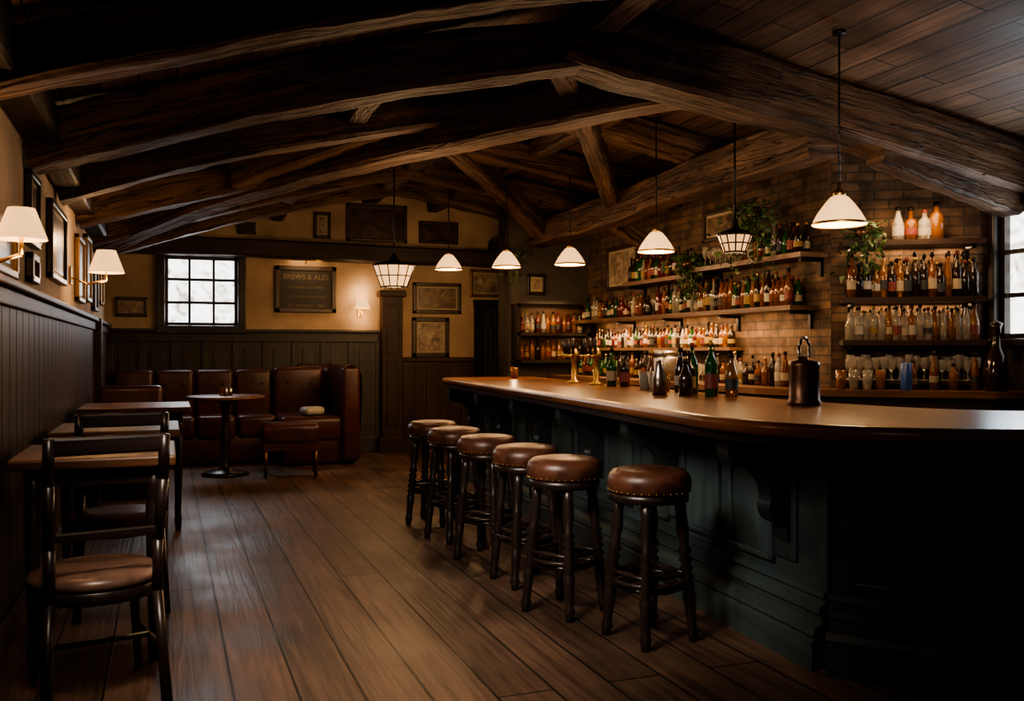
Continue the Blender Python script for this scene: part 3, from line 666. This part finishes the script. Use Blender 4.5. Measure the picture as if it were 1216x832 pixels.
bottles('liquor_bottles',(5.3,5.65),(5.8,5.32),1.05,.05,wn,4,h=(.2,.30),pal=[G_whisky,G_clear,G_amber])
def bset(name,items):
    b=MB()
    for (x,y,h,r,g) in items: bottle(b,x,y,TZ,h,r,g,R()<.8)
    return b.obj(name)
bset('wine_bottles',[(3.16,4.95,.30,.038,G_green),(3.24,5.08,.33,.038,G_green),(3.1,5.12,.28,.036,G_dark),(3.2,4.80,.26,.04,G_whisky),(3.08,4.84,.34,.037,G_green),(3.0,5.0,.22,.045,G_dark),(3.2,5.4,.3,.04,G_dark),(3.26,5.9,.28,.036,G_amber),(3.2,5.25,.33,.038,G_green),(3.3,6.4,.28,.037,G_dark),(3.24,6.5,.3,.037,G_green)])
b=MB();b.lathe([(0,0),(.045,0),(.042,.12),(.03,.16),(.03,.2),(.012,.22),(0,.22)],(2.9,5.15,TZ),M_steel,seg=20);b.obj('cocktail_shaker')
b=MB();b.lathe([(0,0),(.085,0),(.085,.02),(.078,.03),(.075,.19),(.08,.2),(.075,.225),(.03,.235),(.02,.25),(0,.255)],(0,0,0),M_copper,seg=28)
b.tube([(.07,0,.05),(.12,0,.07),(.125,0,.16),(.075,0,.2)],.010,M_copper,8)
b.tube([(-.045,0,.22),(-.055,0,.30),(-.02,0,.345),(.02,0,.345),(.055,0,.30),(.045,0,.22)],.008,M_steel,8)
b.obj('copper_jug',(3.07,3.95,TZ),.4)
b=MB();b.lathe([(.06,0),(.06,.015),(.025,.03),(.022,.2),(.04,.22),(.04,.27),(.02,.3),(0,.31)],(0,0,0),M_brass,seg=18)
for a in (-.3,0,.3): b.rod((-.03,a*.2,.24),(-.10,a*.35,.23),.012,M_brass);b.rod((-.05,a*.3,.25),(-.06,a*.34,.38),.012,M_dark,r1=.016)
bt=b.obj('beer_tap',(3.25,6.8,TZ));dup(bt,(3.28,7.3,TZ))
b=MB();b.lathe([(0,0),(.035,0),(.04,.11),(.037,.11),(.032,.01),(0,.01)],(0,0,0),G_whisky,seg=16);cg=b.obj('candle_glass',(3.25,8.7,TZ))
light('candle_light','POINT',(3.25,8.7,TZ+.16),1.5,WARM,.02)
b=MB()
for i in range(4): b.lathe([(0,0),(.03,0),(.038,.13),(.035,.13),(.028,.01),(0,.01)],(i*.08,(i%2)*.05,.001),[G_whisky,G_clear,G_amber,G_clear][i],seg=14)
b.obj('pint_glasses',(3.2,5.6,TZ),1.5)
b=MB()
for i in range(4): b.lathe([(0,0),(.032,0),(.04,.15),(.037,.15),(.03,.01),(0,.01)],(i*.095,(i%2)*.04,.001),[G_whisky,G_clear,G_clear,G_whisky][i],seg=14)
b.obj('beer_glasses',(4.85,5.80,1.05),-.7)
b=MB();b.lathe([(0,0),(.04,0),(.042,.005),(.042,.2),(.035,.21),(0,.21)],(0,0,0),M_blue,seg=20);b.obj('blue_tin',(5.2,5.50,1.05))
b=MB();b.lathe([(0,0),(.08,0),(.09,.12),(.07,.26),(.035,.32),(.03,.46),(.045,.5),(.0,.52)],(0,0,0),G_dark,seg=20);b.obj('glass_decanter',(5.72,5.16,1.05))
b=MB();b.box((0,0,.12),(.3,.35,.24),M_steel,r=.02);b.box((-.05,0,.27),(.2,.3,.06),M_steel,r=.02)
for y in (-.08,.08): b.rod((-.15,y,.14),(-.2,y,.14),.02,M_dark)
b.obj('coffee_machine',(4.66,8.1,1.05))

def ivy(x,y,z,n=110,w=.16,l=.4,pot=True):
    b=MB()
    for v in range(7):
        px,py=x+U(-w,w)*.5,y+U(-w,w);b.rod((px,py,z),(px+U(-.03,.03),py+U(-.04,.04),z-l*U(.5,1)),.003,M_leaf,5)
    for i in range(n):
        c=Vector((x+random.gauss(0,w*.4),y+random.gauss(0,w*.6),z+.12-abs(random.gauss(0,l*.45))));s_=U(.022,.042)
        q=Matrix.Rotation(U(0,6.3),3,'Z')@Matrix.Rotation(U(-1.2,1.2),3,'X')
        pts=[c+q@Vector(p) for p in ((0,0,0),(s_*.8,s_*.5,.2*s_),(s_*.4,s_*1.2,0),(0,s_*1.8,-.2*s_),(-s_*.4,s_*1.2,0),(-s_*.8,s_*.5,.2*s_))]
        b.add(pts,[[0,1,2,3,4,5]],[[(0,0)]*6],M_leaf)
    if pot: b.lathe([(0,-.02),(.05,-.02),(.065,.08),(.055,.08),(0,.06)],(x,y,z),M_copper,seg=14)
    b.obj('trailing_ivy')
ivy(4.74,7.85,2.16,n=220,w=.18);ivy(4.70,6.75,2.50,n=380,l=.65,w=.24)
p=W0+wt*.22+wn*.2;ivy(p.x,p.y,2.24,n=240,l=.45);ivy(3.92,10.5,2.45,n=130,l=.3)

# ------------------------------------------------------------ lights
light('under_shelf_light','AREA',(4.74,8.4,1.64),38,WARM,.15,rot=None,shape='RECTANGLE',size_y=3.6).rotation_euler=(0,math.radians(-25),0)
c=W0+wt*.55+wn*.42;light('alcove_light','AREA',(c.x,c.y,2.4),9,WARM,.5,rot=(c.x-wn.x*.3,c.y-wn.y*.3,1.3))
ang=math.atan2(wt.y,wt.x)
for z in (1.40,1.71,2.15):
    c=W0+wt*.56+wn*.05;o=light('shelf_fill_strip','AREA',(c.x,c.y,z),3.2,WARM,.95,shape='RECTANGLE',size_y=.05);o.rotation_euler=(0,0,ang)  # added strips that brighten the alcove bottles, no visible lamp
light('floor_fill_spot','SPOT',(-.1,2.6,2.55),430,(1,.80,.62),.25,rot=(1.3,4.65,0),spot_size=math.radians(76),spot_blend=1)  # added fill spot for the middle of the floor, no fixture here
light('floor_fill_spot','SPOT',(1.6,7.6,3.0),130,(1,.74,.50),.25,rot=(.7,8.8,0),spot_size=math.radians(100),spot_blend=1)  # second added floor fill further back, also without a fixture
light('bar_front_fill_spot','SPOT',(-.3,3.4,2.3),170,(1,.88,.76),.25,rot=(2.75,5.0,.5),spot_size=math.radians(62),spot_blend=1)  # added fill that lifts the bar front panels, source unseen
light('beam_fill_spot','SPOT',(2.6,2.6,1.7),240,(1,.82,.64),.2,rot=(4.7,5.3,2.95),spot_size=math.radians(48),spot_blend=1)  # added fill to pick out the main truss beam, no real lamp
light('rafter_fill','POINT',(1.9,7.4,2.35),26,(1,.66,.38),.35)  # unseen point fill added to brighten the mid ceiling
light('rafter_fill','POINT',(3.1,6.4,2.4),20,(1,.66,.38),.35)  # another added ceiling fill, towards the bar side
light('front_fill','POINT',(.7,.5,1.7),8,(1,.80,.62),.5)
light('window_daylight','AREA',(.39,YB-.1,2.1),14,(.85,.92,1),.8,rot=(.6,8,.2))
light('window_daylight','AREA',(XF-.15,4.75,1.95),20,(.75,.88,1),.9,rot=(4.0,3.6,3.0))

w=bpy.data.worlds.new('world');bpy.context.scene.world=w;w.use_nodes=True
w.node_tree.nodes['Background'].inputs[0].default_value=(.8,.88,1,1);w.node_tree.nodes['Background'].inputs[1].default_value=.3
try: bpy.context.scene.view_settings.look='AgX - Medium High Contrast'
except Exception as e: print(e)

cam=bpy.data.cameras.new('camera');cam.sensor_width=36;cam.lens=36*1100/1216;cam.clip_start=.05
co=bpy.data.objects.new('camera',cam);co.location=(0,0,1.35);co.rotation_euler=(math.pi/2,0,math.radians(-20.35))
bpy.context.scene.collection.objects.link(co);bpy.context.scene.camera=co
